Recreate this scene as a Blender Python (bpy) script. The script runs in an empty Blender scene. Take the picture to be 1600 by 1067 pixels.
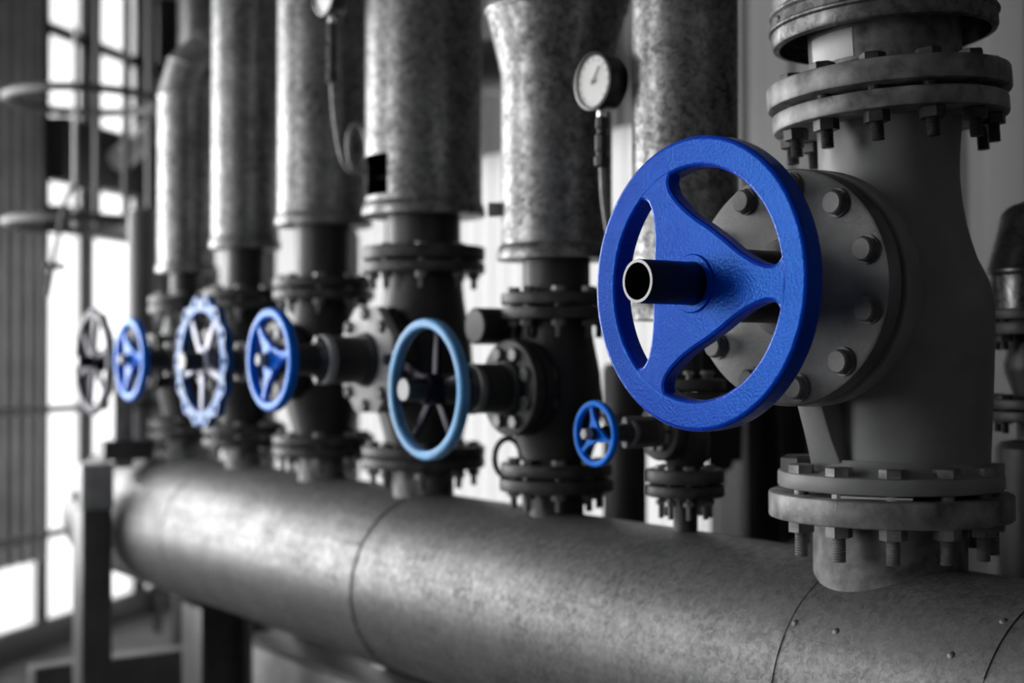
import bpy, bmesh, math, random
from mathutils import Vector, Matrix
random.seed(7)
PI = math.pi
sc = bpy.context.scene
C = sc.collection
H = 1.42                       # eye height above the floor
YH = 1.72                      # line of the header and of the valves on it

# ------------------------------------------------------------------ camera
cam_d = bpy.data.cameras.new('camera')
cam = bpy.data.objects.new('camera', cam_d); C.objects.link(cam)
cam.location = (0, 0, H)
cam.rotation_euler = (math.radians(90.68), 0, math.radians(55))
cam_d.sensor_width = 36; cam_d.lens = 50
cam_d.clip_start = 0.05; cam_d.clip_end = 200
cam_d.dof.use_dof = True
cam_d.dof.focus_distance = 1.93
cam_d.dof.aperture_fstop = 2.3
sc.camera = cam

# ------------------------------------------------------------------ sky, window light, added fill, exposure
w = bpy.data.worlds.new('overcast_sky'); sc.world = w; w.use_nodes = True
w.node_tree.nodes['Background'].inputs[0].default_value = (1, 1, 1, 1)
w.node_tree.nodes['Background'].inputs[1].default_value = 6.5
sc.view_settings.view_transform = 'Standard'
sc.view_settings.look = 'None'
sc.view_settings.gamma = 1
sc.view_settings.exposure = 0.0
sc.view_settings.use_curve_mapping = False
ALPHA = math.atan2(.754, -.657)          # heading of the glazed end wall
E0 = Vector((-7.01, 2.09, 0))
def endw(s, n, z):                        # s along the end wall, n into the room
    return Vector((E0.x + s*math.cos(ALPHA) + n*.754, E0.y + s*math.sin(ALPHA) + n*.657, z))
def area(name, loc, direction, sx, sy, power):
    l = bpy.data.lights.new(name, 'AREA'); l.shape = 'RECTANGLE'; l.size = sx; l.size_y = sy; l.energy = power
    o = bpy.data.objects.new(name, l); C.objects.link(o); o.location = loc
    o.rotation_euler = Vector(direction).to_track_quat('-Z', 'Z').to_euler()
    return o
area('daylight_end_window', endw(-2.15, -.12, 1.95), (.754, .657, 0), 2.1, 2.5, 92)
area('daylight_near_window', endw(-5.6, -.12, 1.95), (.754, .657, 0), 1.3, 2.5, 52)
area('front_fill', (-.6, -2.62, 2.1), (0, 1, 0), 2.2, 1.3, 5)  # weak fill lamp added behind the camera, no window stands there

# ------------------------------------------------------------------ materials
def nodes(name):
    m = bpy.data.materials.new(name); m.use_nodes = True
    nt = m.node_tree; b = nt.nodes['Principled BSDF']
    return m, nt, b
def lk(nt, a, b): nt.links.new(a, b)
def paint(name, col, rough=.5, metal=0.0, var=.25, scale=14, bump=.15, bscale=180, rvar=.1, coat=0, spec=None):
    m, nt, b = nodes(name)
    tc = nt.nodes.new('ShaderNodeTexCoord')
    n = nt.nodes.new('ShaderNodeTexNoise'); n.inputs['Scale'].default_value = scale; n.inputs['Detail'].default_value = 6
    lk(nt, tc.outputs['Object'], n.inputs['Vector'])
    r = nt.nodes.new('ShaderNodeValToRGB')
    r.color_ramp.elements[0].position = .3; r.color_ramp.elements[1].position = .72
    lo = [c*(1-var) for c in col]; hi = [min(1, c*(1+var)) for c in col]
    r.color_ramp.elements[0].color = (*lo, 1); r.color_ramp.elements[1].color = (*hi, 1)
    lk(nt, n.outputs['Fac'], r.inputs['Fac']); lk(nt, r.outputs['Color'], b.inputs['Base Color'])
    mr = nt.nodes.new('ShaderNodeMapRange'); mr.inputs[3].default_value = rough-rvar; mr.inputs[4].default_value = rough+rvar
    lk(nt, n.outputs['Fac'], mr.inputs[0]); lk(nt, mr.outputs[0], b.inputs['Roughness'])
    b.inputs['Metallic'].default_value = metal
    if spec: b.inputs['Specular IOR Level'].default_value = .3; b.inputs['Specular Tint'].default_value = (*spec, 1)
    if coat: b.inputs['Coat Weight'].default_value = coat; b.inputs['Coat Roughness'].default_value = .25
    if bump:
        n2 = nt.nodes.new('ShaderNodeTexNoise'); n2.inputs['Scale'].default_value = bscale; n2.inputs['Detail'].default_value = 3
        lk(nt, tc.outputs['Object'], n2.inputs['Vector'])
        bp = nt.nodes.new('ShaderNodeBump'); bp.inputs['Strength'].default_value = bump; bp.inputs['Distance'].default_value = .002
        lk(nt, n2.outputs['Fac'], bp.inputs['Height']); lk(nt, bp.outputs['Normal'], b.inputs['Normal'])
    return m
def galv(name, lo, hi, rough=.42, metal=.75, scale=70, streak=None, patch=.5):
    m, nt, b = nodes(name)
    tc = nt.nodes.new('ShaderNodeTexCoord')
    mp = nt.nodes.new('ShaderNodeMapping')
    lk(nt, tc.outputs['Object'], mp.inputs['Vector'])
    dn = nt.nodes.new('ShaderNodeTexNoise'); dn.inputs['Scale'].default_value = scale*.8; dn.inputs['Detail'].default_value = 3
    lk(nt, mp.outputs[0], dn.inputs['Vector'])
    mx = nt.nodes.new('ShaderNodeMix'); mx.data_type = 'VECTOR'; mx.inputs[0].default_value = .03
    lk(nt, mp.outputs[0], mx.inputs[4]); lk(nt, dn.outputs['Color'], mx.inputs[5])
    v = nt.nodes.new('ShaderNodeTexNoise'); v.inputs['Scale'].default_value = scale*.75; v.inputs['Detail'].default_value = 2.5; v.inputs['Distortion'].default_value = .6
    lk(nt, mx.outputs[1], v.inputs['Vector'])
    big = nt.nodes.new('ShaderNodeTexNoise'); big.inputs['Scale'].default_value = 9; big.inputs['Detail'].default_value = 8
    big.inputs['Roughness'].default_value = .65
    lk(nt, tc.outputs['Object'], big.inputs['Vector'])
    st = nt.nodes.new('ShaderNodeTexNoise'); st.inputs['Scale'].default_value = 1.0; st.inputs['Detail'].default_value = 4
    ms = nt.nodes.new('ShaderNodeMapping'); ms.inputs['Scale'].default_value = streak or (8, 8, 2)
    lk(nt, tc.outputs['Object'], ms.inputs['Vector']); lk(nt, ms.outputs[0], st.inputs['Vector'])
    sep = nt.nodes.new('ShaderNodeMapRange'); sep.inputs[1].default_value = .34; sep.inputs[2].default_value = .66; lk(nt, v.outputs['Fac'], sep.inputs[0])
    a = nt.nodes.new('ShaderNodeMath'); a.operation = 'MULTIPLY_ADD'; a.inputs[1].default_value = .30; lk(nt, sep.outputs[0], a.inputs[0])
    bb = nt.nodes.new('ShaderNodeMath'); bb.operation = 'MULTIPLY'; bb.inputs[1].default_value = patch; lk(nt, big.outputs['Fac'], bb.inputs[0])
    cc = nt.nodes.new('ShaderNodeMath'); cc.operation = 'MULTIPLY_ADD'; cc.inputs[1].default_value = .3; lk(nt, st.outputs['Fac'], cc.inputs[0]); lk(nt, bb.outputs[0], cc.inputs[2])
    lk(nt, cc.outputs[0], a.inputs[2])
    r = nt.nodes.new('ShaderNodeValToRGB'); r.color_ramp.elements[0].position = .32; r.color_ramp.elements[1].position = .85
    r.color_ramp.elements[0].color = (lo, lo, lo, 1); r.color_ramp.elements[1].color = (hi, hi, hi, 1)
    lk(nt, a.outputs[0], r.inputs['Fac']); lk(nt, r.outputs['Color'], b.inputs['Base Color'])
    mr = nt.nodes.new('ShaderNodeMapRange'); mr.inputs[1].default_value = .3; mr.inputs[2].default_value = .9
    mr.inputs[3].default_value = rough+.13; mr.inputs[4].default_value = rough-.1
    lk(nt, a.outputs[0], mr.inputs[0]); lk(nt, mr.outputs[0], b.inputs['Roughness'])
    b.inputs['Metallic'].default_value = metal
    bp = nt.nodes.new('ShaderNodeBump'); bp.inputs['Strength'].default_value = .05; bp.inputs['Distance'].default_value = .004
    lk(nt, a.outputs[0], bp.inputs['Height']); lk(nt, bp.outputs['Normal'], b.inputs['Normal'])
    return m
M = {}
M['galv'] = galv('galvanised_sheet', .05, .42, rough=.42, metal=.85, scale=105)
M['galv_header'] = galv('galvanised_header_sheet', .075, .26, rough=.48, metal=.55, scale=120, streak=(60, 4, 4), patch=.6)
M['galv_dark'] = galv('weathered_galvanised_sheet', .06, .28, rough=.45)
M['foil_dark'] = galv('dark_shiny_cladding', .02, .12, rough=.3, metal=.9)
M['iron'] = paint('black_cast_iron', (.022, .022, .023), .5, var=.4)
M['iron_worn'] = paint('worn_dark_iron', (.05, .05, .05), .5, metal=.3, var=.55, scale=30)
M['flange_mid'] = paint('dark_flange_steel', (.065, .065, .065), .5, metal=.3, var=.6, scale=35, bump=.3)
M['flange_grey'] = paint('grey_flange_steel', (.25, .25, .25), .5, metal=.3, var=.6, scale=30, bump=.3)
M['valve_grey'] = paint('grey_valve_enamel', (.24, .24, .24), .5, var=.22, scale=9, bump=.12, bscale=90)
M['bonnet_grey'] = paint('grey_bonnet_enamel', (.15, .15, .15), .48, var=.6, scale=11, bump=.2)
M['pale_grey'] = paint('pale_grey_enamel', (.45, .45, .45), .5, var=.25)
M['pipe_rust'] = paint('scaly_grey_pipe', (.2, .2, .2), .6, metal=.2, var=.75, scale=28, bump=.5, bscale=70)
M['zinc'] = paint('zinc_plated_steel', (.24, .24, .24), .5, metal=.55, var=.3)
M['steel_dark'] = paint('blackened_steel', (.03, .03, .032), .33, metal=.6, var=.3)
M['steel_bright'] = paint('bright_cut_steel', (.36, .36, .36), .45, metal=.5, var=.1)
SB = (.04, .36, 1)
M['blue'] = paint('royal_blue_enamel', (.001, .050, .58), .27, var=.10, scale=8, bump=.35, bscale=240, rvar=.05, spec=SB)
M['blue'].node_tree.nodes['Principled BSDF'].inputs['Specular IOR Level'].default_value = .75
M['blue_mid'] = paint('bright_blue_enamel', (.004, .17, .85), .36, var=.2, bump=0, spec=(.02, .5, 1))
M['blue_pale'] = paint('pale_blue_enamel', (.16, .42, .85), .35, var=.35, bump=0, spec=(.4, .7, 1))
M['blue_metal'] = paint('worn_blue_metal', (.012, .10, .38), .38, var=.7, scale=25, bump=0, spec=(.4, .7, 1))
M['violet_dark'] = paint('dark_violet_black_enamel', (.008, .007, .014), .5, var=.3, bump=0, spec=(.3, .3, .45))
M['silver_spoke'] = paint('silvery_lilac_metal', (.26, .26, .33), .45, metal=.4, var=.2, bump=0)
M['dial'] = paint('white_dial', (.75, .75, .74), .4, var=.06, bump=0)
M['black'] = paint('black_plastic', (.012, .012, .012), .35, var=.2, bump=0)
M['chrome'] = paint('chrome', (.7, .7, .7), .15, metal=1, var=.05, bump=0, rvar=.05)
M['label'] = paint('white_label', (.6, .6, .6), .5, var=.12, scale=20, bump=0)
M['cloth'] = paint('black_cloth', (.009, .009, .009), .9, var=.3, bump=.2)
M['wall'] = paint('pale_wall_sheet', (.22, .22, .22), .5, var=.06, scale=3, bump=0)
M['ceil'] = paint('grey_ceiling', (.16, .16, .16), .8, var=.15, scale=3, bump=0)
M['frontwall'] = paint('grey_front_wall', (.14, .14, .14), .8, var=.15, scale=3, bump=0)
M['floor'] = paint('concrete_floor', (.09, .09, .09), .7, var=.35, scale=4, bump=.2, bscale=60)
M['frame'] = paint('dark_window_frame', (.035, .035, .037), .5, var=.2, bump=0)
M['corr'] = paint('dark_corrugated_sheet', (.32, .32, .32), .45, metal=.2, var=.2, scale=5, bump=0)
M['post'] = paint('grey_post_enamel', (.10, .10, .10), .45, var=.2, bump=0)
M['post_light'] = paint('light_grey_steel', (.34, .34, .34), .5, var=.2, bump=0)
M['hose'] = paint('greyish_rod', (.10, .10, .10), .5, var=.2, bump=0)
def poly_mat(name, tr, df):
    m, nt, b = nodes(name)
    t = nt.nodes.new('ShaderNodeBsdfTranslucent'); t.inputs[0].default_value = (tr, tr, tr, 1)
    d = nt.nodes.new('ShaderNodeBsdfDiffuse'); d.inputs[0].default_value = (df, df, df, 1)
    x = nt.nodes.new('ShaderNodeMixShader'); x.inputs[0].default_value = .25
    n = nt.nodes.new('ShaderNodeTexNoise'); n.inputs['Scale'].default_value = 2
    lk(nt, t.outputs[0], x.inputs[1]); lk(nt, d.outputs[0], x.inputs[2])
    lk(nt, x.outputs[0], nt.nodes['Material Output'].inputs[0]); return m
M['poly'] = poly_mat('translucent_ribbed_sheet', .92, .8)
M['poly_dim'] = poly_mat('milky_ribbed_wall_sheet', .50, .35)
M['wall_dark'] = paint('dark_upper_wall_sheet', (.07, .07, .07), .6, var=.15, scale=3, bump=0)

# ------------------------------------------------------------------ mesh helpers
def finish(bm, name, angle=35):
    bmesh.ops.remove_doubles(bm, verts=bm.verts, dist=1e-6)
    bmesh.ops.recalc_face_normals(bm, faces=bm.faces)
    me = bpy.data.meshes.new(name); bm.to_mesh(me); bm.free()
    for p in me.polygons: p.use_smooth = True
    me.set_sharp_from_angle(angle=math.radians(angle))
    return me
def ob(name, me, mat, parent=None, loc=(0, 0, 0), rot=(0, 0, 0), label=None):
    o = bpy.data.objects.new(name, me); C.objects.link(o)
    if mat is not None and len(me.materials) == 0: me.materials.append(M[mat])
    o.location = loc; o.rotation_euler = rot
    if parent: o.parent = parent
    if label: o['label'] = label
    return o
def thing(name, label, cat, loc=(0, 0, 0), rot=(0, 0, 0), group=None):
    o = bpy.data.objects.new(name, None); C.objects.link(o); o.empty_display_size = .05
    o.location = loc; o.rotation_euler = rot
    o['label'] = label; o['category'] = cat
    if group: o['group'] = group
    return o
def tag(o, label, cat, group=None):
    o['label'] = label; o['category'] = cat
    if group: o['group'] = group
    return o
def lathe(profile, seg=48, name='lathe', closed=False, angle=35, ripple=None):
    """profile: (r, z) list turned about z. closed joins last to first (ring section)."""
    bm = bmesh.new(); rings = []
    for r, z in profile:
        if r < 1e-6: rings.append([bm.verts.new((0, 0, z))]*1)
        else:
            ring = []
            for i in range(seg):
                a = 2*PI*i/seg; rr = r*(ripple(a) if ripple else 1)
                ring.append(bm.verts.new((rr*math.cos(a), rr*math.sin(a), z)))
            rings.append(ring)
    n = len(rings)
    for k in range(n if closed else n-1):
        A, B = rings[k], rings[(k+1) % n]
        for i in range(seg):
            j = (i+1) % seg
            if len(A) == 1 and len(B) == 1: continue
            if len(A) == 1: bm.faces.new((A[0], B[i], B[j]))
            elif len(B) == 1: bm.faces.new((A[i], A[j], B[0]))
            else: bm.faces.new((A[i], A[j], B[j], B[i]))
    return finish(bm, name, angle)
def disc(r, z0, z1, bev=.003, seg=64, ri=0, name='disc'):
    """flat disc or ring (ri > 0) with rounded rims, along z"""
    p = [(ri, z0), (r-bev, z0), (r-bev*.3, z0+bev*.3), (r, z0+bev), (r, z1-bev), (r-bev*.3, z1-bev*.3), (r-bev, z1), (ri, z1)]
    return lathe(p, seg, name, closed=ri > 0)
def pipe(r, z0, z1, wall=.004, seg=64, name='pipe'):
    return lathe([(r, z0), (r, z1), (r-wall, z1), (r-wall, z0)], seg, name, closed=True)
def rod(r, z0, z1, bev=.002, seg=24, name='rod'):
    return lathe([(0, z0), (r-bev, z0), (r, z0+bev), (r, z1-bev), (r-bev, z1), (0, z1)], seg, name)
def shell(r, z0, z1, a0, a1, th=.002, seg=None, name='shell', hole=None, nz=1):
    """part of a cylinder wall about z, angles in degrees, with thickness; hole=(a0,a1,z0,z1) is left open"""
    aset = {a0, a1}; zset = {z0, z1}
    n = seg or max(3, int((a1-a0)/5))
    for i in range(n+1): aset.add(a0+(a1-a0)*i/n)
    for i in range(nz+1): zset.add(z0+(z1-z0)*i/nz)
    if hole:
        aset = {a for a in aset if min(abs(a-hole[0]), abs(a-hole[1])) > 1.5} | {hole[0], hole[1]}; zset |= {hole[2], hole[3]}
    A = sorted(aset); Z = sorted(zset); bm = bmesh.new()
    full = abs(a1-a0-360) < 1e-4
    def g(rr):
        return [[bm.verts.new((rr*math.cos(math.radians(a)), rr*math.sin(math.radians(a)), z)) for z in Z] for a in A]
    G = g(r); faces = []
    for i in range(len(A)-1):
        for j in range(len(Z)-1):
            am = (A[i]+A[i+1])/2; zm = (Z[j]+Z[j+1])/2
            if hole and hole[0] < am < hole[1] and hole[2] < zm < hole[3]: continue
            faces.append(bm.faces.new((G[i][j], G[i+1][j], G[i+1][j+1], G[i][j+1])))
    if full: bmesh.ops.remove_doubles(bm, verts=bm.verts, dist=1e-6)
    bmesh.ops.recalc_face_normals(bm, faces=bm.faces)
    bmesh.ops.solidify(bm, geom=list(bm.faces), thickness=th)
    return finish(bm, name)
def box(sx, sy, sz, bev=.003, name='box', c=(0, 0, 0)):
    bm = bmesh.new(); bmesh.ops.create_cube(bm, size=1)
    for v in bm.verts: v.co = Vector((v.co.x*sx+c[0], v.co.y*sy+c[1], v.co.z*sz+c[2]))
    if bev: bmesh.ops.bevel(bm, geom=list(bm.edges), offset=bev, segments=2, affect='EDGES', profile=.5)
    return finish(bm, name)
def sweep(pts, r, seg=12, name='tube', smooth=True, cap=True, sub=8):
    P = [Vector(p) for p in pts]
    if smooth:
        Q = [2*P[0]-P[1]]+P+[2*P[-1]-P[-2]]; out = []
        for i in range(1, len(Q)-2):
            for k in range(sub):
                t = k/sub
                out.append(.5*((2*Q[i])+(-Q[i-1]+Q[i+1])*t+(2*Q[i-1]-5*Q[i]+4*Q[i+1]-Q[i+2])*t*t+(-Q[i-1]+3*Q[i]-3*Q[i+1]+Q[i+2])*t**3))
        P = out+[P[-1]]
    bm = bmesh.new(); rings = []; t0 = (P[1]-P[0]).normalized()
    up = t0.orthogonal().normalized()
    for i, p in enumerate(P):
        t = (P[min(i+1, len(P)-1)]-P[max(i-1, 0)]).normalized()
        up = (up-t*up.dot(t)).normalized(); s = t.cross(up)
        rr = r(i/(len(P)-1)) if callable(r) else r
        rings.append([bm.verts.new(p+rr*(math.cos(2*PI*k/seg)*up+math.sin(2*PI*k/seg)*s)) for k in range(seg)])
    for A, B in zip(rings, rings[1:]):
        for k in range(seg): bm.faces.new((A[k], A[(k+1) % seg], B[(k+1) % seg], B[k]))
    if cap: bm.faces.new(rings[0]); bm.faces.new(rings[-1][::-1])
    return finish(bm, name)
def hexprism(af, z0, z1, name='hex', bev=.0015):
    """hexagon, af across corners radius"""
    bm = bmesh.new(); lo = []; hi = []; lo2 = []; hi2 = []
    for i in range(6):
        a = PI/3*i; c, s = math.cos(a), math.sin(a)
        lo.append(bm.verts.new((af*c, af*s, z0))); hi2.append(bm.verts.new((af*c, af*s, z1-bev)))
        hi.append(bm.verts.new(((af-bev*1.6)*c, (af-bev*1.6)*s, z1)))
    for i in range(6):
        j = (i+1) % 6
        bm.faces.new((lo[i], lo[j], hi2[j], hi2[i])); bm.faces.new((hi2[i], hi2[j], hi[j], hi[i]))
    bm.faces.new(hi); bm.faces.new(lo[::-1])
    return finish(bm, name, 20)
def join_me(parts, name):
    bm = bmesh.new()
    for me, mtx in parts:
        t = bmesh.new(); t.from_mesh(me); bmesh.ops.transform(t, matrix=mtx, verts=t.verts)
        tmp = bpy.data.meshes.new('t'); t.to_mesh(tmp); t.free(); bm.from_mesh(tmp)
    me = bpy.data.meshes.new(name); bm.to_mesh(me); bm.free()
    for p in me.polygons: p.use_smooth = True
    me.set_sharp_from_angle(angle=math.radians(30))
    return me
I4 = Matrix.Identity(4)
TOFRONT = (PI/2, 0, 0)               # local +z looks along -Y, out of the valve towards the aisle

_bolt = {}
def bolt_mesh(d, grip, tail, mat, head=True):
    """one through bolt along z: head on top of z=0, grip through the flanges, nut and stud tail below"""
    key = (round(d, 4), round(grip, 4), round(tail, 4), mat, head)
    if key not in _bolt:
        parts = []
        if head: parts.append((hexprism(d*.92, 0, d*.62), I4))
        else: parts += [(hexprism(d*.92, 0, d*.7), I4), (rod(d*.45, d*.7, d*1.25, .001, 12), I4)]
        parts.append((rod(d*.5, -grip, 0, .0005, 12), I4))
        parts.append((hexprism(d*.92, -grip-d*.8, -grip), I4))
        nt = max(1, int(tail/.0035)); prof = [(0, -grip-d*.8)]
        for i in range(nt+1):
            z = -grip-d*.8-tail*i/nt
            prof += [(d*.48, z), (d*.41, z-tail/nt*.5)]
        prof.append((0, prof[-1][1]))
        if tail > .001: parts.append((lathe(prof, 12, 'thread'), I4))
        me = join_me(parts, 'bolt'); me.materials.append(M[mat]); _bolt[key] = me
    return _bolt[key]
def ring_of_bolts(parent, n, rad, z, me, a0=0, flip=False, skip=()):
    for i in range(n):
        if i in skip: continue
        a = a0+2*PI*i/n
        o = ob('bolt', me, None, parent, (rad*math.cos(a), rad*math.sin(a), z), (PI if flip else 0, 0, a+.37*i))

# ------------------------------------------------------------------ hand wheels (built in local xy, front towards +z)
def rim_mesh(R, wd, dp, seg=96, corner=.30):
    c = min(wd, dp)*corner; r0 = R-wd
    def arc(cx, cz, a0, n=4):
        return [(cx+c*math.cos(a0+PI/2*i/n), cz+c*math.sin(a0+PI/2*i/n)) for i in range(n+1)]
    h = dp/2
    e = c*.15
    p = [(R, h-c-e)]+arc(R-c, h-c, 0)+[(R-c-e, h), (r0+c+e, h)]+arc(r0+c, h-c, PI/2)+[(r0, h-c-e), (r0, -h+c+e)]+arc(r0+c, -h+c, PI)+[(r0+c+e, -h), (R-c-e, -h)]+arc(R-c, -h+c, 1.5*PI)+[(R, -h+c+e)]
    return lathe(p, seg, 'rim', closed=True, angle=60)
def web_spoke(R, wd, th, n=3, fat=1.0):
    """one broad spoke of a cast wheel: wedge at the hub, waist, flared root at the rim"""
    k = R/.2; half = PI/n; Ri = R-wd
    r0 = .08*k*fat
    ctrl = [(r0*.5, r0*.866), (.055*k, .0605*k*fat), (.075*k, .0475*k*fat), (.095*k, .0365*k*fat), (.114*k, .0285*k*fat), (.130*k, .0240*k*fat),
            (Ri-.017*k, .0236*k*fat), (Ri-.009*k, .0262*k*fat), (Ri-.003*k, .0335*k*fat), (Ri+.001*k, .0440*k*fat), (Ri+.004*k, .055*k*fat)]
    if fat < 1: ctrl[1] = (.058*k, .037*k); ctrl[2] = (.078*k, .025*k); ctrl[3] = (.098*k, .019*k); ctrl[4] = (.117*k, .016*k)
    P = [Vector((x, y)) for x, y in ctrl]; Q = [2*P[0]-P[1]]+P+[2*P[-1]-P[-2]]; up = []
    for i in range(1, len(Q)-2):
        for s in range(5):
            t = s/5
            up.append(.5*((2*Q[i])+(-Q[i-1]+Q[i+1])*t+(2*Q[i-1]-5*Q[i]+4*Q[i+1]-Q[i+2])*t*t+(-Q[i-1]+3*Q[i]-3*Q[i+1]+Q[i+2])*t**3))
    up.append(P[-1])
    h = th/2; bm = bmesh.new(); bvl = th*.2; sec = []
    def section(p, q, m_):           # outer outline point p, top point q, mid point m_
        return [bm.verts.new(v) for v in ((q.x, -q.y, h), (m_.x, -m_.y, h-bvl*.3), (p.x, -p.y, h-bvl), (p.x, -p.y, -h+bvl), (m_.x, -m_.y, -h+bvl*.3), (q.x, -q.y, -h),
                                          (q.x, q.y, -h), (m_.x, m_.y, -h+bvl*.3), (p.x, p.y, -h+bvl), (p.x, p.y, h-bvl), (m_.x, m_.y, h-bvl*.3), (q.x, q.y, h))]
    z2 = Vector((0, 0)); sec.append(section(z2, z2, z2))
    for i, p in enumerate(up):
        if i == 0: nrm = p.normalized()
        else:
            t = (up[min(i+1, len(up)-1)]-up[i-1]).normalized(); nrm = Vector((-t.y, t.x))
        sec.append(section(p, p-nrm*bvl, p-nrm*bvl*.3))
    for A, B in zip(sec, sec[1:]):
        for i in range(12): bm.faces.new((A[i], A[(i+1) % 12], B[(i+1) % 12], B[i]))
    bm.faces.new(sec[-1])
    bmesh.ops.dissolve_degenerate(bm, dist=1e-7, edges=bm.edges)
    return finish(bm, 'spoke', 17)
def bar_spoke(r0, r1, w0, w1, th):
    bm = bmesh.new(); bmesh.ops.create_cube(bm, size=1)
    for v in bm.verts:
        t = v.co.x+.5; v.co = Vector((r0+(r1-r0)*t, v.co.y*(w0+(w1-w0)*t), v.co.z*th))
    bmesh.ops.bevel(bm, geom=list(bm.edges), offset=th*.25, segments=2, affect='EDGES', profile=.5)
    return finish(bm, 'spoke')
def scallop_rim(R, wd, dp, lobes, slots=True):
    cu = bpy.data.curves.new('rimcurve', 'CURVE'); cu.dimensions = '2D'; cu.fill_mode = 'BOTH'
    bev = dp*.2
    def poly(pts):
        s = cu.splines.new('POLY'); s.points.add(len(pts)-1); s.use_cyclic_u = True
        for p, q in zip(s.points, pts): p.co = (q[0], q[1], 0, 1)
    n = lobes*10
    poly([((R-bev-wd*.30*(.5-.5*math.cos(lobes*2*PI*i/n)))*math.cos(2*PI*i/n), (R-bev-wd*.30*(.5-.5*math.cos(lobes*2*PI*i/n)))*math.sin(2*PI*i/n)) for i in range(n)])
    poly([((R-wd+bev)*math.cos(2*PI*i/72), (R-wd+bev)*math.sin(2*PI*i/72)) for i in range(72)])
    if slots:
        for k in range(lobes):
            a = 2*PI*k/lobes; rc = R-wd*.46; pts = []
            for i in range(12):
                t = 2*PI*i/12; x = rc+wd*.30*math.cos(t); y = wd*.22*math.sin(t)
                pts.append((x*math.cos(a)-y*math.sin(a), x*math.sin(a)+y*math.cos(a)))
            poly(pts)
    cu.extrude = dp/2-bev; cu.bevel_depth = bev; cu.bevel_resolution = 2
    o = bpy.data.objects.new('rimcurve', cu); C.objects.link(o)
    bpy.context.view_layer.update()
    me = bpy.data.meshes.new_from_object(o.evaluated_get(bpy.context.evaluated_depsgraph_get()))
    bpy.data.objects.remove(o); bpy.data.curves.remove(cu)
    for p in me.polygons: p.use_smooth = True
    me.set_sharp_from_angle(angle=math.radians(40)); me.materials.clear(); me.name = 'rim'
    return me

# ------------------------------------------------------------------ the room
def structure(o): o['kind'] = 'structure'; return o
fl = structure(ob('floor', box(13, 5.98, .1, 0, 'floor', (-3.2, .17, -.05)), 'floor'))
ce = structure(ob('ceiling', box(13, 5.98, .1, 0, 'ceiling', (-3.2, .17, 3.5)), 'ceil'))
wf = structure(ob('wall_front', box(4.75, .1, 3.45, 0, 'wall_front', (-.45, -2.75, 1.725)), 'frontwall'))
wr = structure(ob('wall_right', box(.1, 6, 3.45, 0, 'wall_right', (1.9, .3, 1.725)), 'frontwall'))
# back wall: ribbed sheet panels on a backing
wb = structure(ob('wall_back', box(5.25, .06, 3.45, 0, 'wall_back', (-.675, 3.13, 1.725)), 'wall'))
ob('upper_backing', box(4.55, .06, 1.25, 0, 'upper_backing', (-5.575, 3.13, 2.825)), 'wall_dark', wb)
def ribbed(width, height, pitch, depth, th=.001, flat=.5, name='sheet'):
    """upright ribbed sheet in xz, ribs towards -y"""
    n = max(1, round(width/pitch)); p = width/n; prof = []
    for i in range(n):
        x = i*p
        prof += [(x, 0), (x+p*flat*.5, 0), (x+p*(flat*.5+.12), -depth), (x+p*(1-flat*.5-.12+.0), -depth), (x+p*(1-flat*.5), 0)]
    prof.append((width, 0)); bm = bmesh.new(); A = []; B = []
    for x, y in prof:
        A.append((bm.verts.new((x, y, 0)), bm.verts.new((x, y, height))))
        B.append((bm.verts.new((x, y+th, 0)), bm.verts.new((x, y+th, height))))
    for i in range(len(prof)-1):
        bm.faces.new((A[i][0], A[i+1][0], A[i+1][1], A[i][1])); bm.faces.new((B[i][0], B[i][1], B[i+1][1], B[i+1][0]))
        bm.faces.new((A[i][1], A[i+1][1], B[i+1][1], B[i][1])); bm.faces.new((A[i][0], B[i][0], B[i+1][0], A[i+1][0]))
    for e in (0, -1): bm.faces.new((A[e][0], A[e][1], B[e][1], B[e][0]))
    return finish(bm, name, 15)
wp = ribbed(.594, 3.44, .198, .012, .03, .25, 'wall_panel')
wm = ribbed(.598, 2.2, .099, .012, .002, .25, 'milky_panel'); wu = ribbed(.594, 1.24, .198, .012, .03, .25, 'upper_panel')
for i in range(16):
    x = -7.5+.6*i
    if x < -3.8:
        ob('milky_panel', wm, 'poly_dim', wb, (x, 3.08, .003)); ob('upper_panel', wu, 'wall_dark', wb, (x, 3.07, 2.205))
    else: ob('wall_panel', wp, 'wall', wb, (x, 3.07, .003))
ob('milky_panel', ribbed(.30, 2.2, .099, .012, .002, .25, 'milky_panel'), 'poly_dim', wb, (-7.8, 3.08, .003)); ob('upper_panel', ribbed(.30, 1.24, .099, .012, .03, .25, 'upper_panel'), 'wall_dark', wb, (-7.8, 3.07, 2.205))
# glazed end wall, standing askew to the back wall
we = thing('window_1', 'glazed end wall', 'window', E0, (0, 0, ALPHA)); del we['category']; del we['label']
we['kind'] = 'structure'
def epart(name, s0, s1, n0, n1, z0, z1, mat, bev=.004):
    return ob(name, box(s1-s0, n1-n0, z1-z0, bev, name, ((s0+s1)/2, -(n0+n1)/2, (z0+z1)/2)), mat, we)
for s0, s1 in ((0, .36), (.40, .92), (.96, 1.24)):
    ob('pane', ribbed(s1-s0, 3.3, .045, .010, .001, .3, 'pane'), 'poly', we, (s0, .0, .14))
ob('pane', ribbed(.80, .31, .045, .010, .001, .3, 'pane'), 'poly', we, (-.82, 0, .14))
for s in (.38, .94, 1.26): epart('mullion', s-.028, s+.028, -.03, .06, .14, 3.45, 'frame')
epart('mullion', -.03, .01, -.03, .05, .14, 3.45, 'frame')
epart('girder', -.0, 1.3, .02, .14, 2.29, 2.60, 'frame')
epart('girder', -.0, 1.3, .02, .12, 2.04, 2.17, 'frame')
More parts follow.
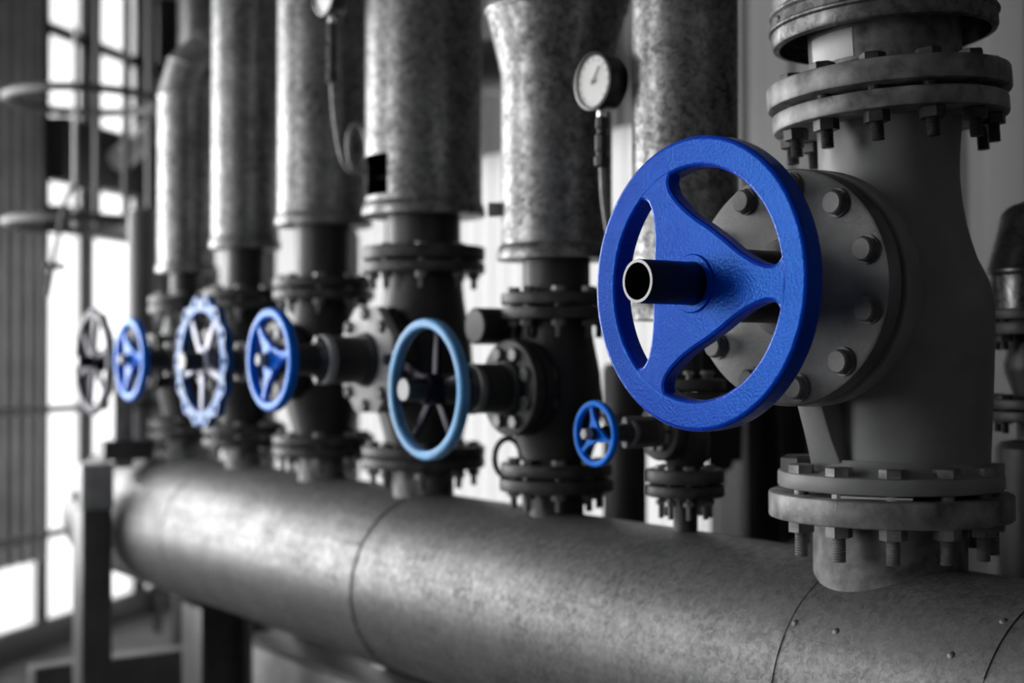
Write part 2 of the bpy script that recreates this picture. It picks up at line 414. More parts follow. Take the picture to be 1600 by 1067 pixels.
epart('transom', .0, 1.3, .0, .05, 3.02, 3.07, 'frame')
epart('plinth', -6.4, 1.3, -.05, .04, 0, .14, 'frame')
cs = ribbed(.80, 3.0, .10, .03, .002, .4, 'corrugated_sheet')
ob('corrugated_sheet', cs, 'corr', we, (-.82, -.02, .445))
epart('frame_post', -.95, -.82, -.05, .06, .0, 3.45, 'frame')
for s in (-1.65, -2.35, -5.35, -5.8): epart('mullion', s-.025, s+.025, -.06, .06, .7, 3.2, 'frame')
epart('sill', -6.35, -.95, -.08, .08, .14, .70, 'corr'); epart('header_beam', -6.35, -.95, -.08, .08, 3.2, 3.45, 'frame')
epart('shading_pier', -4.92, -3.2, -.08, .08, .0, 3.45, 'corr'); epart('frame_post', -6.45, -6.2, -.08, .08, 0, 3.45, 'frame')  # unseen pier added to keep the big wheel's left side darker
trim = structure(ob('trim_1', box(.12, .12, 3.45, .004, 'trim', (-7.72, 3.0, 1.725)), 'frame'))

# ------------------------------------------------------------------ the header pipe
RH = .2018; ZH = H-.516
hd = thing('header_pipe', 'fat galvanised header pipe running along the row beneath all the valves', 'pipe', (-2.4, YH, ZH))
XROT = (0, PI/2, 0)   # local z -> +X ; local x -> -Z ; local y -> Y
def hsheet(x0, x1, a0, a1, r):
    return ob('cladding_sheet', shell(r, x0+2.4, x1+2.4, a0, a1, .0012, name='cladding_sheet', seg=max(24, int((a1-a0)/3))), 'galv_header', hd, rot=XROT)
# angle: 180 = top, 270 = towards the aisle (-Y)
hsheet(-4.80, -3.90, 0, 360, RH+.010)
hsheet(-3.93, -2.78, 0, 360, RH+.0085)
hsheet(-2.81, -1.50, 0, 360, RH+.0055)
lapA = 270-33
hsheet(-1.525, -1.15, lapA-178, lapA+2, RH+.0045)
hsheet(-1.525, -1.15, lapA, lapA+184, RH+.0036)
hsheet(-1.18, .75, 0, 360, RH+.0025)
rv = lathe([(0, .0025), (.004, .0018), (.006, 0), (.0045, -.001), (0, -.001)], 12, 'rivet')
def rivet(x, ang, r=RH+.003):
    a = math.radians(ang); n = Vector((0, math.sin(a), -math.cos(a)))
    o = ob('rivet', rv, 'galv_header', hd, (x+2.4, n.y*r, n.z*r)); o.rotation_euler = n.to_track_quat('Z', 'Y').to_euler()
for x in (-1.49, -1.41, -1.21): rivet(x, lapA-4, RH+.0045)
for a in (214, 262): rivet(-1.165, a, RH+.0045)
for a in (205, 240, 275, 310): rivet(-2.795, a, RH+.0085); rivet(-3.915, a, RH+.010)
ob('end_cap', lathe([(RH+.009, 0), (RH*.98, -.02), (RH*.86, -.06), (RH*.6, -.10), (RH*.3, -.12), (0, -.125)], 64, 'end_cap'), 'galv_header', hd, (-4.80+2.4, 0, 0), XROT)
bpy.context.view_layer.update()
def stub(x, r, fr, zf0, zf1, nb, bd, bm_mat, fl_mat='flange_mid', pipe_mat='pipe_rust'):
    """branch pipe on the header with its flange from zf0 to zf1 (relative to eye height)"""
    zb = -.516+math.sqrt(RH**2-r*r)-.012
    off = H-ZH
    s = ob('branch_pipe', lathe([(r, zb+off-.03), (r, zf1+off)], 48, 'branch_pipe'), pipe_mat, hd, (x+2.4, 0, 0))
    f = ob('flange', disc(fr, zf0+off, zf1+off, .004, name='flange', ri=r*.75), fl_mat, hd, (x+2.4, 0, 0))
    return f

# ------------------------------------------------------------------ big valve in front
XB = -1.451
zb0 = H-.196
tilt = (.040, -.050, 0)
bv = thing('gate_valve', 'large grey gate valve with the biggest blue wheel and a round bolted bonnet', 'valve', (XB, YH, zb0), (0, 0, math.radians(2.5)))
def U(u): return u+.196      # eye-relative height to valve height
# body: oval rings, shifted outwards
def ring_body(rings, seg=56, name='body', rdir=(.764, .646)):
    bm = bmesh.new(); L = []
    for z, cs_, rr in rings:
        L.append([bm.verts.new((cs_*rdir[0]+rr*math.cos(2*PI*i/seg), cs_*rdir[1]+rr*math.sin(2*PI*i/seg), z)) for i in range(seg)])
    for A, B in zip(L, L[1:]):
        for i in range(seg): bm.faces.new((A[i], A[(i+1) % seg], B[(i+1) % seg], B[i]))
    bm.faces.new(L[0][::-1]); bm.faces.new(L[-1])
    return finish(bm, name, 50)
def smooth_rings(ctrl, n=6):
    Q = [ctrl[0]]+ctrl+[ctrl[-1]]; out = []
    for i in range(1, len(Q)-2):
        for k in range(n):
            t = k/n
            out.append(tuple(.5*((2*Q[i][c])+(-Q[i-1][c]+Q[i+1][c])*t+(2*Q[i-1][c]-5*Q[i][c]+4*Q[i+1][c]-Q[i+2][c])*t*t+(-Q[i-1][c]+3*Q[i][c]-3*Q[i+1][c]+Q[i+2][c])*t**3) for c in range(3)))
    out.append(ctrl[-1]); return out
ob('body', ring_body(smooth_rings([(U(.375), 0, .112), (U(.34), 0, .107), (U(.27), 0, .105), (U(.21), .004, .109), (U(.155), .010, .118),
    (U(.11), .017, .131), (U(.06), .02, .134), (U(-.02), .022, .131), (U(-.10), .025, .125), (U(-.15), .027, .121), (U(-.185), .027, .121)])), 'valve_grey', bv)
zw = U(.101)
BX = 1.09                        # the bonnet is a little wider than high
boss = ob('bonnet_neck', lathe([(.105, .0), (.112, .07), (.128, .128), (.146, .160), (.146, .175)], 56, 'bonnet_neck'), 'valve_grey', bv, (0, 0, zw), TOFRONT); boss.scale = (BX, 1, 1)
def oval(me):
    for v in me.vertices: v.co.x *= BX
    return me
bf = ob('body_flange', oval(disc(.171, .170, .198, .004, name='body_flange')), 'valve_grey', bv, (0, 0, zw), TOFRONT)
ob('gasket', oval(disc(.158, .197, .209, .001, name='gasket')), 'iron', bv, (0, 0, zw), TOFRONT)
bn = ob('bonnet_flange', oval(disc(.1695, .208, .238, .006, name='bonnet_flange', seg=80)), 'bonnet_grey', bv, (0, 0, zw), TOFRONT)
def dome_bolt():
    me = join_me([(lathe([(0, .015), (.0142, .015), (.0165, .0125), (.0165, .004), (.020, .004), (.020, 0), (0, 0)], 24), I4),
                  (hexprism(.0190, 0, .009), I4), (rod(.009, -.03, 0, .001, 12), I4)], 'bolt')
    me.materials.append(M['bonnet_grey']); return me
db = dome_bolt()
for i in range(11):
    a = math.radians(84+360/11*i); ob('bolt', db, None, bn, (.1445*BX*math.cos(a), .1445*math.sin(a), .238), (0, 0, a*1.7))
ob('bonnet_hub', lathe([(.072, .236), (.068, .244), (.056, .250), (.051, .255)], 48, 'bonnet_hub'), 'bonnet_grey', bv, (0, 0, zw), TOFRONT)
ob('yoke_sleeve', lathe([(.051, .22), (.051, .360), (.047, .370), (.033, .376), (.03, .384)], 40, 'yoke_sleeve'), 'steel_dark', bv, (0, 0, zw), TOFRONT)
st = ob('stem_tube', lathe([(.0292, .36), (.0292, .5185), (.0286, .520), (.0245, .520), (.0240, .5185), (.0240, .43), (0, .43)], 40, 'stem_tube'), 'steel_dark', bv, (0, 0, zw), TOFRONT)
ob('cut_end', lathe([(.0291, .5180), (.0286, .5205), (.0246, .5205), (.0241, .5180)], 40, 'cut_end'), 'steel_bright', st)
# the blue wheel
wl = ob('handwheel', rim_mesh(.2000, .042, .034, 128, .18), 'blue', bv, (0, -.403, zw), TOFRONT, 'big royal blue cast handwheel with three broad spokes')
ws = web_spoke(.2000, .042, .025)
for k in range(3): ob('spoke', ws, 'blue', wl, (0, 0, .004), (0, 0, math.radians(-2+120*k)))
ob('hub', lathe([(.0300, -.03), (.05, -.028), (.05, .010), (.040, .0155), (.040, .0185), (.0385, .0200), (.0300, .0200), (.0295, .012)], 40, 'hub'), 'blue', wl)
# lower flange
lf = ob('lower_flange', disc(.168, U(-.196), U(-.171), .004, name='lower_flange', seg=80), 'valve_grey', bv)
ob('lower_flange_fillet', lathe([(.15, U(-.172)), (.135, U(-.165)), (.126, U(-.15))], 56, 'fillet'), 'valve_grey', bv, (.012, .01, 0))
f = stub(XB, .1145, .182, -.242, -.203, 12, .02, 'flange_grey', 'flange_grey')
ring_of_bolts(f, 12, .150, (H-ZH)-.171, bolt_mesh(.0215, .071, .034, 'flange_grey'), math.radians(12), skip=(7,))
big_nut = hexprism(.033, 0, .022, 'plug_nut', .004); ob('plug_nut', big_nut, 'iron_worn', lf, (.132*math.cos(math.radians(222)), .132*math.sin(math.radians(222)), U(-.171)))
ob('gasket', disc(.130, U(-.204), U(-.195), .001, name='gasket'), 'iron', bv)
ob('gasket_tab', box(.10, .03, .0035, .0005, 'gasket_tab'), 'label', bv, (.075, -.125, U(-.1995)), (0, 0, math.radians(34)))
# ribs below the bonnet
def rib_mesh(x0, x1, pts, depth):
    bm = bmesh.new(); L = []
    for y, z, wv in pts:
        xc = (x0+x1)/2; L.append([bm.verts.new(q) for q in ((xc-wv/2, y, z), (xc+wv/2, y, z), (xc+wv/2, y+depth, z), (xc-wv/2, y+depth, z))])
    for A, B in zip(L, L[1:]):
        for i in range(4): bm.faces.new((A[i], A[(i+1) % 4], B[(i+1) % 4], B[i]))
    bm.faces.new(L[0]); bm.faces.new(L[-1])
    bmesh.ops.bevel(bm, geom=list(bm.edges), offset=.003, segments=2, affect='EDGES', profile=.5)
    return finish(bm, 'rib', 40)
ob('rib', rib_mesh(-.05, .0, [(-.165, U(-.045), .046), (-.135, U(-.12), .05), (-.112, U(-.173), .062)], .07), 'valve_grey', bv)
# upper flanges, pipe and cladding lean a little
tf = ob('upper_flange', disc(.176, -.028, 0, .004, name='upper_flange', seg=80), 'flange_grey', bv, (0, 0, U(.384)), tilt)
rb = thing('riser_pipe', 'large clad riser with a flange and a white paper label above the big valve', 'pipe', (XB, YH, H+.384), tilt)
uf = ob('flange', disc(.182, .008, .043, .004, name='flange', seg=80, ri=.10), 'flange_grey', rb)
ob('gasket', disc(.135, -.001, .009, .001, name='gasket'), 'iron', rb)
ring_of_bolts(uf, 12, .150, .043, bolt_mesh(.0205, .071, .024, 'iron_worn'), math.radians(3))
ob('pipe', lathe([(.114, .043), (.114, .6)], 56, 'pipe'), 'pipe_rust', rb)
ob('weld', lathe([(.127, .043), (.122, .052), (.115, .058)], 56, 'weld'), 'pipe_rust', rb)
cl = ob('cladding', lathe([(.158, .102), (.167, .104), (.169, .108), (.169, .125), (.1725, .128), (.1725, .131), (.169, .134), (.167, .148), (.170, .152), (.170, .156), (.165, .160), (.163, .8)], 72, 'cladding'), 'galv_dark', rb)
for a in (200, 245, 290, 335, 20): 
    o = ob('rivet', rv, 'zinc', cl, (.169*math.cos(math.radians(a)), .169*math.sin(math.radians(a)), .140)); o.rotation_euler = (0, PI/2, math.radians(a))
ob('patch_plate', shell(.1665, .17, .4, 250, 300, .002, name='patch_plate'), 'iron', rb)
lb = ob('paper_label', shell(.1152, .064, .106, 243, 287, .0008, name='paper_label'), 'label', rb, label='blank white paper label wrapped on the pipe')

# ------------------------------------------------------------------ other risers
def riser(x, r, ubot, label, neck_r, flr, fz0, fz1, fl_mat='iron_worn', top=3.2, rim=True, y=YH, mat='galv', hole=None, lip=.006, elbow=None, collar=None, nb=0, cone=None):
    t = thing('riser_pipe', label, 'pipe', (x, y, H+fz0))
    z0 = ubot-fz0; z1 = top-H-fz0; r_foot = r
    if hole:
        c = ob('cladding', shell(r, z0, z1, 0, 360, .002, name='cladding', hole=hole, seg=72), mat, t)
    elif elbow is None:
        c = ob('cladding', lathe([(r-.012, z0), (r, z0), (r, z1), (r-.002, z1), (r-.002, z0+.002)], 64, 'cladding'), mat, t)
    else:
        pr = [(r-.012, z0), (r, z0), (r, elbow[0]-fz0)]
        if cone: pr = pr[:2]+[(r, cone[0]-fz0), (r+.006, cone[0]-fz0+.03), (cone[1], elbow[0]-fz0)]; 
        c = ob('cladding', lathe(pr, 64, 'cladding'), mat, t)
        if cone: r = cone[1]
        ob('seam_ring', lathe([(r, elbow[0]-fz0-.008), (r+.003, elbow[0]-fz0-.003), (r+.003, elbow[0]-fz0+.003), (r, elbow[0]-fz0+.008)], 64, 'seam_ring'), mat, t)
    if rim:
        ob('rim_band', lathe([(r_foot, z0+.028), (r_foot+lip*.5, z0+.024), (r_foot+lip, z0+.012), (r_foot+lip, z0-.002), (neck_r, z0-.004)], 64, 'rim_band'), mat, c)
    ob('pipe', lathe([(neck_r, fz1-fz0-.002), (neck_r, z0+.02 if not hole else z1)], 40, 'pipe'), 'iron', t)
    f = ob('flange', disc(flr, 0, fz1-fz0, .003, name='flange', ri=neck_r*.8), fl_mat, t)
    if elbow:
        u0, er, segs, dirv, er2 = elbow
        zc = u0-fz0; d = Vector(dirv).normalized(); prev = None
        for k in range(segs):                       # lobster-back elbow, one sheet per segment
            a0 = (PI/2)*k/segs; a1 = (PI/2)*(k+1)/segs; bm = bmesh.new(); R_ = []
            rr = r+(er2-r)*min(1, (k+1)/1.5); rr0 = r+(er2-r)*min(1, k/1.5)
            for a, q in ((a0, rr0+.002), (a1, rr+.002)):
                c0 = Vector((0, 0, zc))+d*(er-er*math.cos(a))+Vector((0, 0, er*math.sin(a)))
                tan = d*math.sin(a)+Vector((0, 0, math.cos(a))); s = d.cross(Vector((0, 0, 1))).normalized(); n_ = s.cross(tan)
                R_.append([bm.verts.new(c0+q*(math.cos(2*PI*i/48)*s+math.sin(2*PI*i/48)*n_)) for i in range(48)])
            for i in range(48): bm.faces.new((R_[0][i], R_[0][(i+1) % 48], R_[1][(i+1) % 48], R_[1][i]))
            ob('elbow_segment', finish(bm, 'elbow_segment'), mat, t)
            a = a1; c0 = Vector((0, 0, zc))+d*(er-er*math.cos(a))+Vector((0, 0, er*math.sin(a))); tan = d*math.sin(a)+Vector((0, 0, math.cos(a)))
            o = ob('seam_ring', lathe([(rr, -.008), (rr+.003, -.003), (rr+.003, .003), (rr, .008)], 48, 'seam_ring'), mat, t, c0); o.rotation_euler = tan.to_track_quat('Z', 'Y').to_euler()
        c0 = Vector((0, 0, zc))+d*er+Vector((0, 0, er)); L = 3.06-YH-er if False else (2.88-y-er)/max(.2, d.y)
        if L > .02:
            o = ob('rear_duct', lathe([(er2, 0), (er2, L)], 48, 'rear_duct'), mat, t, c0); o.rotation_euler = d.to_track_quat('Z', 'Y').to_euler()
    return t

# ------------------------------------------------------------------ middle and far valves
def wheel_part(parent, R, y, z, kind, mat, spoke_mat, label, rot=0, wd=None, dp=None, spokes=3):
    wd = wd or R*.2; dp = dp or R*.2
    if kind == 'cast':
        wlo = ob('handwheel', rim_mesh(R, wd, dp), mat, parent, (0, y, z), TOFRONT, label)
        s = web_spoke(R, wd, dp*.6, 3, .62)
        for k in range(3): ob('spoke', s, spoke_mat, wlo, (0, 0, 0), (0, 0, rot+2*PI*k/3))
        ob('hub', lathe([(0, -dp*.6), (R*.2, -dp*.6), (R*.2, dp*.5), (R*.16, dp*.6), (0, dp*.6)], 24, 'hub'), spoke_mat, wlo)
    else:
        if kind == 'lobed': rm = scallop_rim(R, wd, dp, 14)
        elif kind == 'wavy': rm = scallop_rim(R, wd, dp, 12, False)
        else: rm = rim_mesh(R, wd, dp)
        wlo = ob('handwheel', rm, mat, parent, (0, y, z), TOFRONT, label)
        s = bar_spoke(R*.1, R-wd*.8, R*.15, R*.12, dp*.5)
        for k in range(spokes): ob('spoke', s, spoke_mat, wlo, (0, 0, 0 if kind != 'plain' else -.02), (0, 0, rot+2*PI*k/spokes))
        ob('hub', lathe([(0, -dp), (R*.22, -dp), (R*.22, dp*.3), (R*.18, dp*.5), (0, dp*.5)], 24, 'hub'), spoke_mat, wlo)
    return wlo
def mid_valve(x, label, fr, utop, ubot, body_r, uw, bonnet_y, bonnet_r, wheel, stem_r=.02, stem_out=0, bonnet_mat='iron_worn', bonnet_seg=64, nb=8, bd=.016, bolt_mat='zinc', body_mat='iron', fl_mat='flange_mid', gland_r=.045, stem_mat='black', tip_mat='pale_grey'):
    """gate valve on the header: bottom flange at ubot, top flange at utop (eye-relative)"""
    t = thing('gate_valve', label, 'valve', (x, YH, H+ubot)); h = utop-ubot; zc = uw-ubot; ft = .024
    ob('body', lathe([(body_r*.8, ft*.5), (body_r*.8, ft+.01), (body_r*.98, h*.25), (body_r*1.05, h*.45), (body_r, h*.62), (body_r*.86, h*.8), (body_r*.8, h-ft-.01), (body_r*.8, h-ft*.5)], 48, 'body', angle=60), body_mat, t)
    l = ob('lower_flange', disc(fr, 0, ft, .003, name='lower_flange'), fl_mat, t)
    u = ob('upper_flange', disc(fr, h-ft, h, .003, name='upper_flange'), fl_mat, t)
    me = bolt_mesh(bd, .055, .022, bolt_mat)
    ring_of_bolts(l, nb, fr-.026, ft, me, .2)
    ring_of_bolts(u, nb, fr-.026, h+.031, me, .2)
    by = YH-bonnet_y
    ob('bonnet_neck', lathe([(bonnet_r*.7, 0), (bonnet_r*.72, by*.5), (bonnet_r*.85, by-.045)], 48, 'bonnet_neck'), body_mat, t, (0, 0, zc), TOFRONT)
    ob('body_flange', disc(bonnet_r, by-.05, by-.028, .003, name='body_flange', seg=bonnet_seg), body_mat, t, (0, 0, zc), (PI/2, PI/8 if bonnet_seg == 8 else 0, 0))
    b = ob('bonnet_flange', disc(bonnet_r, by-.024, by, .003, name='bonnet_flange', seg=bonnet_seg), bonnet_mat, t, (0, 0, zc), (PI/2, PI/8 if bonnet_seg == 8 else 0, 0))
    ring_of_bolts(b, 8, bonnet_r-.024, by, bolt_mesh(bd, .05, .004, 'iron' if bonnet_mat == 'pale_grey' else bolt_mat), PI/8)
    wy = YH-wheel['y']
    ob('gland', lathe([(gland_r*1.25, by-.002), (gland_r*1.2, by+.01), (gland_r, by+.016), (gland_r, by+(wy-by)*.5), (gland_r*.7, by+(wy-by)*.56), (gland_r*.6, wy-.02)], 32, 'gland'), body_mat, t, (0, 0, zc), TOFRONT)
    for s in (-1, 1):
        ob('gland_bolt', rod(.008, by, by+(wy-by)*.55, .001, 10, 'gland_bolt'), bolt_mat, t, (0, 0, zc+s*gland_r*.9), TOFRONT)
    ob('gland_collar', disc(gland_r*1.1, by+(wy-by)*.42, by+(wy-by)*.5, .003, 32, name='gland_collar'), 'pale_grey' if bonnet_mat == 'pale_grey' else bolt_mat, t, (0, 0, zc), TOFRONT)
    sm = ob('stem', rod(stem_r, wy-.04, wy+stem_out, .002, 24, 'stem'), stem_mat, t, (0, 0, zc), TOFRONT)
    if stem_out > .05: ob('stem_tip', rod(stem_r*.93, wy+stem_out-.002, wy+stem_out+.002, .001, 24, 'stem_tip'), tip_mat, sm)
    else: ob('stem_nut', hexprism(stem_r*.9, wy+stem_out-.001, wy+stem_out+.014, 'stem_nut'), tip_mat, sm)
    wheel_part(t, wheel['R'], -wy, zc, wheel['kind'], wheel['mat'], wheel.get('smat', wheel['mat']), wheel['label'], wheel.get('rot', 0), wheel.get('wd'), wheel.get('dp'), wheel.get('spokes', 5))
    return t

VX = dict(p1=-4.237, p2=-3.797, p3=-3.31, p4=-2.813, p5=-2.30, p6=-1.914)
# riser, valve, stub for each position
riser(VX['p1'], .088, .27, 'farthest fat clad riser, bending back in mitred segments near its top', .05, .115, .170, .192, elbow=(.82, .15, 3, (.35, 1, 0), .089))
riser(VX['p2'], .096, .317, 'clad riser between the mitred far riser and the one with the hanging siphon', .06, .120, .172, .196)
riser(VX['p3'], .120, .345, 'clad riser directly behind the hanging siphon loop and topmost cut-off gauge', .075, .131, .182, .206)
riser(VX['p4'], .135, .330, 'widest middle clad riser with a square opening cut near its foot', .085, .142, .226, .256, hole=(228, 292, .370-.226, .462-.226), lip=.008)
rp5 = riser(VX['p5'], .112, .200, 'mottled clad riser left of the dial gauge, leaning back in an elbow', .068, .112, .107, .130, elbow=(.70, .30, 3, (.55, 1, 0), .142), lip=.009, cone=(.57, .142))
mid_valve(VX['p1'], 'farthest black gate valve with a dark wavy-rimmed wheel', .115, .164, -.215, .085, -.010, 1.60, .085,
          dict(R=.162, y=1.428, kind='wavy', mat='violet_dark', wd=.030, dp=.022, spokes=6, rot=.3, label='dark wavy-rimmed handwheel'), stem_r=.019, stem_out=.051)
mid_valve(VX['p2'], 'black gate valve with a small blue three-spoke wheel, second from the far end', .120, .166, -.215, .09, -.003, 1.60, .085,
          dict(R=.114, y=1.384, kind='cast', mat='blue_mid', wd=.022, dp=.022, rot=.1, label='small blue handwheel'), stem_r=.016, stem_out=.02)
mid_valve(VX['p3'], 'black gate valve with a blue scalloped wheel pierced by slots around its rim', .131, .176, -.222, .10, -.008, 1.58, .10,
          dict(R=.166, y=1.389, kind='lobed', mat='blue_metal', smat='silver_spoke', wd=.044, dp=.020, spokes=5, rot=-.35, label='blue scalloped handwheel with slotted rim'), stem_r=.024, stem_out=.055)
mid_valve(VX['p4'], 'gate valve with a pale octagonal bonnet and a small bright blue three-spoke wheel', .142, .220, -.225, .11, -.003, 1.567, .128,
          dict(R=.112, y=1.337, kind='cast', mat='blue_mid', wd=.021, dp=.022, rot=.15, label='small bright blue three-spoke handwheel'), bonnet_mat='pale_grey', bonnet_seg=8, stem_r=.016, stem_out=.02, gland_r=.05)
v5 = mid_valve(VX['p5'], 'black gate valve with a plain pale blue ring wheel left of the tiny wheel', .112, .102, -.234, .088, -.0587, 1.60, .095,
          dict(R=.1345, y=1.415, kind='plain', mat='blue_pale', smat='violet_dark', wd=.019, dp=.022, spokes=5, rot=.25, label='plain pale blue ring handwheel with dark spokes'), stem_r=.023, stem_out=.052, bolt_mat='zinc')
ob('capped_branch', lathe([(.03, 0), (.03, .07), (.037, .07), (.037, .14), (.033, .143), (0, .143)], 32, 'capped_branch'), 'iron', v5, (-.085, 0, .065+.234), TOFRONT)
ob('lifting_ring', sweep([(-.10+.0*i, -.05+.033*math.cos(i*PI/8), .03+.04*math.sin(i*PI/8)) for i in range(17)], .006, 10, 'lifting_ring', smooth=False), 'iron', v5)
for x, r, fr, n in ((VX['p1'], .05, .115, 8), (VX['p2'], .055, .120, 8), (VX['p3'], .065, .131, 8), (VX['p4'], .07, .142, 8)):
    stub(x, r, fr, -.251, -.227, n, .016, 'zinc')
stub(VX['p5'], .055, .115, -.266, -.240, 8, .016, 'zinc', 'iron_worn', 'iron_worn')

ob('clip', box(.035, .05, .026, .002, 'clip'), 'zinc', rp5, (-.063, -.094, .30-.107), (0, 0, math.radians(-35)))

# small valve with the tiny wheel
riser(VX['p6'], .095, .070, 'mottled clad riser behind the dial gauge, left of the big valve', .03, .072, -.057, -.037, lip=.005)
v6 = mid_valve(VX['p6'], 'small dark valve with the tiniest blue wheel, below the big wheel', .070, -.060, -.222, .042, -.129, 1.655, .052,
          dict(R=.057, y=1.5155, kind='cast', mat='blue_mid', wd=.011, dp=.012, rot=-.3, label='tiny blue three-spoke handwheel'), stem_r=.011, stem_out=.014, gland_r=.022, bd=.011, body_mat='iron_worn')
stub(VX['p6'], .022, .070, -.247, -.226, 8, .011, 'zinc', 'iron_worn', 'iron_worn')

# narrow pipe at the far end and the grey pipe above it
npipe = thing('slim_pipe', 'slim grey pipe standing at the far end of the row', 'pipe', (-4.62, YH, ZH+.19))
ob('pipe', lathe([(.049, 0), (.049, .80), (.045, .82), (.02, .83), (0, .83)], 40, 'pipe'), 'hose', npipe); ob('collar', disc(.075, .16, .19, .003, name='collar'), 'iron_worn', npipe); ob('collar', disc(.075, .36, .39, .003, name='collar'), 'iron_worn', npipe)
tall = thing('vent_pipe', 'pale upright pipe seen above the mitred bend of the farthest riser', 'pipe', (-5.56, 2.30, 0))
ob('pipe', lathe([(.075, 0), (.075, 3.4)], 40, 'pipe'), 'galv', tall); ob('clamp', lathe([(.075, 2.5), (.082, 2.5), (.082, 2.54), (.075, 2.54)], 40, 'clamp'), 'galv_dark', tall)
ob('shade_sleeve', lathe([(.076, 0), (.095, 0), (.095, H+.36), (.088, H+.38), (.076, H+.38)], 40, 'shade_sleeve'), 'iron', tall)  # shaded lower part of the pale pipe, made as an added black sleeve
for bx_, br_, lab in ((-4.807, .091, 'added black upright pipe standing behind the small blue wheel valve second from the far end'),
                      (-4.205, .104, 'added black upright pipe standing behind the valve with the scalloped wheel'),
                      (-3.638, .095, 'added black upright pipe standing behind the valve with the pale octagonal bonnet')):
    t = thing('added_back_pipe', lab, 'pipe', (bx_, 2.2, 0), group='added black pipes behind the valves')  # guessed pipes, added so gaps before the bright wall stay dark
    ob('pipe', lathe([(br_, 0), (br_, H+.40), (br_*.9, H+.43), (0, H+.44)], 40, 'pipe'), 'iron', t)
    ob('flange', disc(br_+.025, H-.05, H-.03, .003, name='flange'), 'iron', t); ob('flange', disc(br_+.025, H-.024, H-.004, .003, name='flange'), 'iron', t)

# right-hand small line behind the big valve
rx, ry = -1.496, 2.15
r7 = riser(rx, .0775, .072, 'shiny dark clad pipe stub behind the big valve at the right edge', .04, .086, .066, .085, y=ry, fl_mat='iron', mat='foil_dark', elbow=(.15, .08, 2, (0.1, 1, 0), .08), rim=False)
v7 = thing('gate_valve', 'small dark valve between flanges at the right edge behind the big valve', 'valve', (rx, ry, H-.11))
ob('body', lathe([(.035, .03), (.036, .05), (.05, .085), (.052, .10), (.045, .125), (.036, .15)], 32, 'body'), 'iron', v7)
f7 = ob('lower_flange', disc(.08, .022, .04, .003, name='lower_flange'), 'iron', v7); ob('upper_flange', disc(.083, .150, .172, .003, name='upper_flange'), 'iron', v7)
ring_of_bolts(f7, 6, .064, .04, bolt_mesh(.014, .03, .015, 'iron'), .3); ring_of_bolts(f7, 6, .064, .195, bolt_mesh(.014, .045, .012, 'iron'), .3)
p7 = thing('lower_pipe', 'dark lower pipe dropping behind the header at the right edge', 'pipe', (rx, ry, 0))
ob('pipe', lathe([(.066, 0), (.066, H-.155), (.058, H-.145), (.03, H-.14), (.03, H-.09)], 40, 'pipe'), 'iron', p7); ob('flange', disc(.08, H-.108, H-.09, .003, name='flange'), 'iron', p7)

# ------------------------------------------------------------------ gauges with pigtail siphons
def gauge(label, x, y, u, path, stem0, stem1, R=.051):
    t = thing('pressure_gauge', label, 'gauge', (x, y, H+u))
    ob('case', lathe([(0, -.022), (R*.96, -.022), (R, -.018), (R, .016), (R*1.04, .017), (R*1.04, .023), (R*.94, .024), (R*.92, .018), (0, .018)], 48, 'case'), 'black', t, (0, 0, 0), TOFRONT)
    d = ob('dial', rod(R*.91, .017, .0192, .0002, 48, 'dial'), 'dial', t, (0, 0, 0), TOFRONT)
    tk = box(.0012, .006, .0006, 0, 'tick')
    for i in range(13):
        a = math.radians(225-22.5*i); ob('tick', tk, 'black', d, (R*.78*math.cos(a), R*.78*math.sin(a), .0195), (0, 0, a-PI/2))
    ob('needle', box(.0022, R*.75, .001, 0, 'needle', (0, R*.22, 0)), 'black', d, (0, 0, .0215), (0, 0, math.radians(-35)))
    ob('needle_hub', rod(.004, .019, .0235, .0005, 16, 'needle_hub'), 'chrome', d)
    a, b = stem0-u, stem1-u
    h = a-b
    ob('socket', lathe([(.006, -R+.004), (.006, a-.001), (.009, a-.002), (.009, a-.012), (.006, a-.012)], 16, 'socket'), 'chrome', t)
    ob('gauge_cock', lathe([(.006, a-.01), (.011, a-.014), (.012, a-h*.3), (.009, a-h*.34), (.009, a-h*.4), (.0125, a-h*.44), (.0125, a-h*.7), (.010, a-h*.74), (.010, a-h*.8), (.014, a-h*.82), (.014, b+.004), (.007, b)], 8, 'gauge_cock', angle=20), 'iron', t)
    ob('siphon', sweep([(px-x, py-y, pu-u) for px, py, pu in path], .0058, 12, 'siphon'), 'flange_grey', t)
    return t
g1x = -2.03
gauge('white-faced dial gauge in a black case, standing free left of the big wheel', g1x, 1.622, .504,
      [(g1x, 1.622, .352), (g1x, 1.626, .29), (g1x, 1.64, .22), (g1x, 1.665, .172), (g1x, 1.70, .160), (g1x, 1.735, .172), (g1x, 1.755, .216), (g1x-.005, 1.735, .258), (g1x-.012, 1.70, .27), (g1x-.012, 1.665, .258), (g1x-.008, 1.65, .216), (g1x-.004, 1.67, .165), (g1x+.01, 1.70, .145), (g1x+.04, 1.715, .14)], .453, .348)
g2x = -2.97
gauge('dial gauge cut off by the picture top, with a long hook-shaped siphon hanging down', g2x, 1.564, .855,
      [(g2x, 1.564, .652), (g2x, 1.57, .58), (g2x, 1.583, .50), (g2x, 1.60, .455), (g2x, 1.625, .441), (g2x, 1.65, .465), (g2x, 1.658, .505), (g2x-.003, 1.648, .545), (g2x-.008, 1.628, .555), (g2x-.008, 1.612, .52), (g2x-.004, 1.618, .46), (g2x+.01, 1.65, .435), (g2x+.06, 1.68, .425)], .800, .645)

